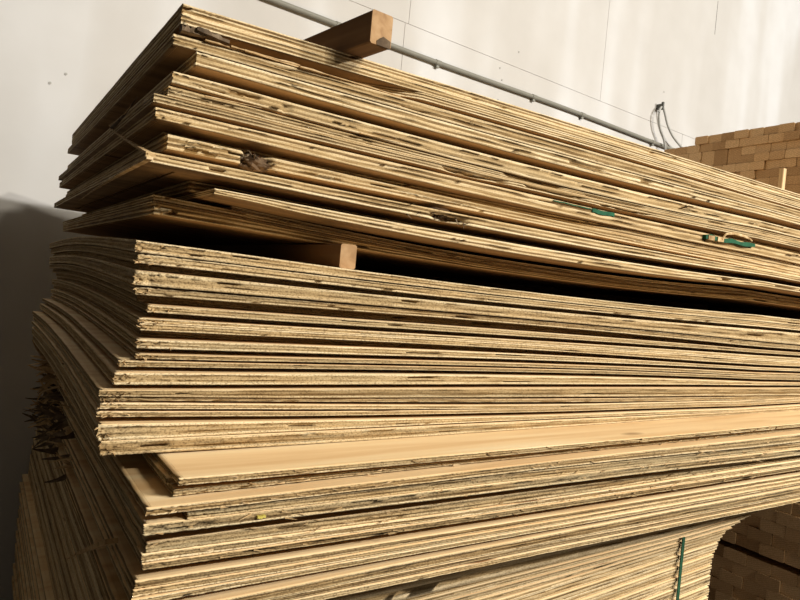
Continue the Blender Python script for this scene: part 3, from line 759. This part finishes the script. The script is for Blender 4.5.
# ------------------------------------------------------------------ lumber pile behind the right end
XP = 2.52; BW, BH, BL = .0632, .0356, 1.9
variants = []
def board_mesh(w_, h_, seed):
    rng = random.Random(seed); bev = .003
    pr = [(bev, 0), (w_-bev, 0), (w_, bev), (w_, h_-bev), (w_-bev, h_), (bev, h_), (0, h_-bev), (0, bev)]
    V = [(x, a, b) for x in (0, BL) for a, b in pr]
    Fc = [(k, 8+k, 8+(k+1) % 8, (k+1) % 8) for k in range(8)]+[tuple(range(8)), tuple(range(8, 16))[::-1]]
    me = bpy.data.meshes.new('lumber_board'); me.from_pydata(V, [], Fc); me.materials.append(LUMBER); me.materials.append(ENDGRAIN)
    me.polygons.foreach_set('material_index', [0]*8+[1, 1]); me.update(); return me
bm_std = board_mesh(BW-.0012, BH-.0008, 1); bm_tall = board_mesh(BW-.0012, 2*BH-.0008, 2)
ptop = at_x(776, 125, XP); ztop = ptop[2]
YL, YR = at_x(655, 150, XP)[1], at_x(800, 130, XP)[1]-.19
ncol = int(round((YL-YR)/BW))
rl = random.Random(21)
pile = []
def place(me, Y, Z, lab):
    o = bpy.data.objects.new('lumber_board', me); col.objects.link(o)
    o.location = (XP+rl.uniform(-.006, .006), Y, Z)
    tag(o, lab, 'lumber', 'boards of the lumber pile'); pile.append(o)
NTOP = 10
tall = set()
for r in range(0, NTOP, 2):
    off = ((r//2) % 2)*BW*.45+rl.uniform(-.012, .012); off2 = off if r % 4 else off+BW*.4
    for c in range(ncol):
        both = off2 == off and rl.random() < .3 and c > 2
        for q in (0, 1):
            if r+q == 0 and c < 4: continue
            if r+q == 1 and c < 1: continue
            if both and q == 0: continue
            z = ztop-(r+q+1)*BH; Y = YL-(c+1)*BW-(off, off2)[q]+.03
            place(bm_tall if both else bm_std, Y, z, ('thick ' if both else '')+'lumber board end in pile, %s row from top, %s board from the far side' % ('first' if r+q == 0 else ORD[r+q+1], 'first' if c == 0 else ORD[c+1]))
# lower bundle, seen under the plywood, with a sticker gap between
zg = at_x(760, 557, XP)[2]
lowrows = [(zg+.012+k*.048, .0475) for k in range(5)]+[(zg-.012-(k+1)*.048, .0475) for k in range(6)]
bm_low = board_mesh(.0985, .0472, 5)
YL2 = 1.45
for k, (z, hh) in enumerate(lowrows):
    off = (k % 2)*.05+rl.uniform(-.012, .012)
    rowname = ('%s row above' % ('first' if k == 0 else ORD[k+1])) if k < 5 else ('%s row below' % ('first' if k == 5 else ORD[k-4]))
    if z < .01: continue
    for c in range(13):
        place(bm_low, YL2-(c+1)*.0995-off, z, 'lumber board end, %s the dark spacer gap, %s from the left' % (rowname, 'first' if c == 0 else ORD[c+1]))
for X in (XP+.25, XP+1.5):
    o = timber('spacer_batten', X, X+.04, YL2-1.25, YL2, zg-.0118, zg+.0118, LUMBER, ENDGRAIN, 'y', .002)
    tag(o, 'thin spacer batten in the lumber pile, %s one' % ('nearer' if X < 3.2 else 'farther'), 'batten')
# the unseen heart of the pile that carries the top rows: one stuff object
zt0 = max(z+hh for z, hh in lowrows[:5])+.0005; zt1 = ztop-NTOP*BH-.0005
parts = []
nr = int((zt1-zt0)/BH); hh = (zt1-zt0)/nr
for r in range(nr):
    for c in range(ncol+1):
        Y = YL-(c+1)*BW-(r % 2)*.04; parts.append(box(XP+.03, XP+BL-.05, Y+.0006, Y+BW-.0006, zt0+r*hh+.0004, zt0+(r+1)*hh-.0004))
v, f = merge(parts); o = link('lumber_core', v, f, LUMBER); o['kind'] = 'stuff'
tag(o, 'hidden boards in the middle of the lumber pile', 'lumber')
zlow = min(z for z, hh in lowrows if z >= .01)
for X in (XP+.2, XP+.95, XP+1.65):
    if zlow > .02:
        o = timber('pile_bearer', X, X+.09, YL2-1.25, YL2-.02, .0, zlow-.0005, LUMBER, ENDGRAIN, 'y', .003)
        tag(o, 'bearer on the floor under the lumber pile, %s one' % {0: 'front', 1: 'middle', 2: 'back'}[int((X-XP)/.7)], 'timber')
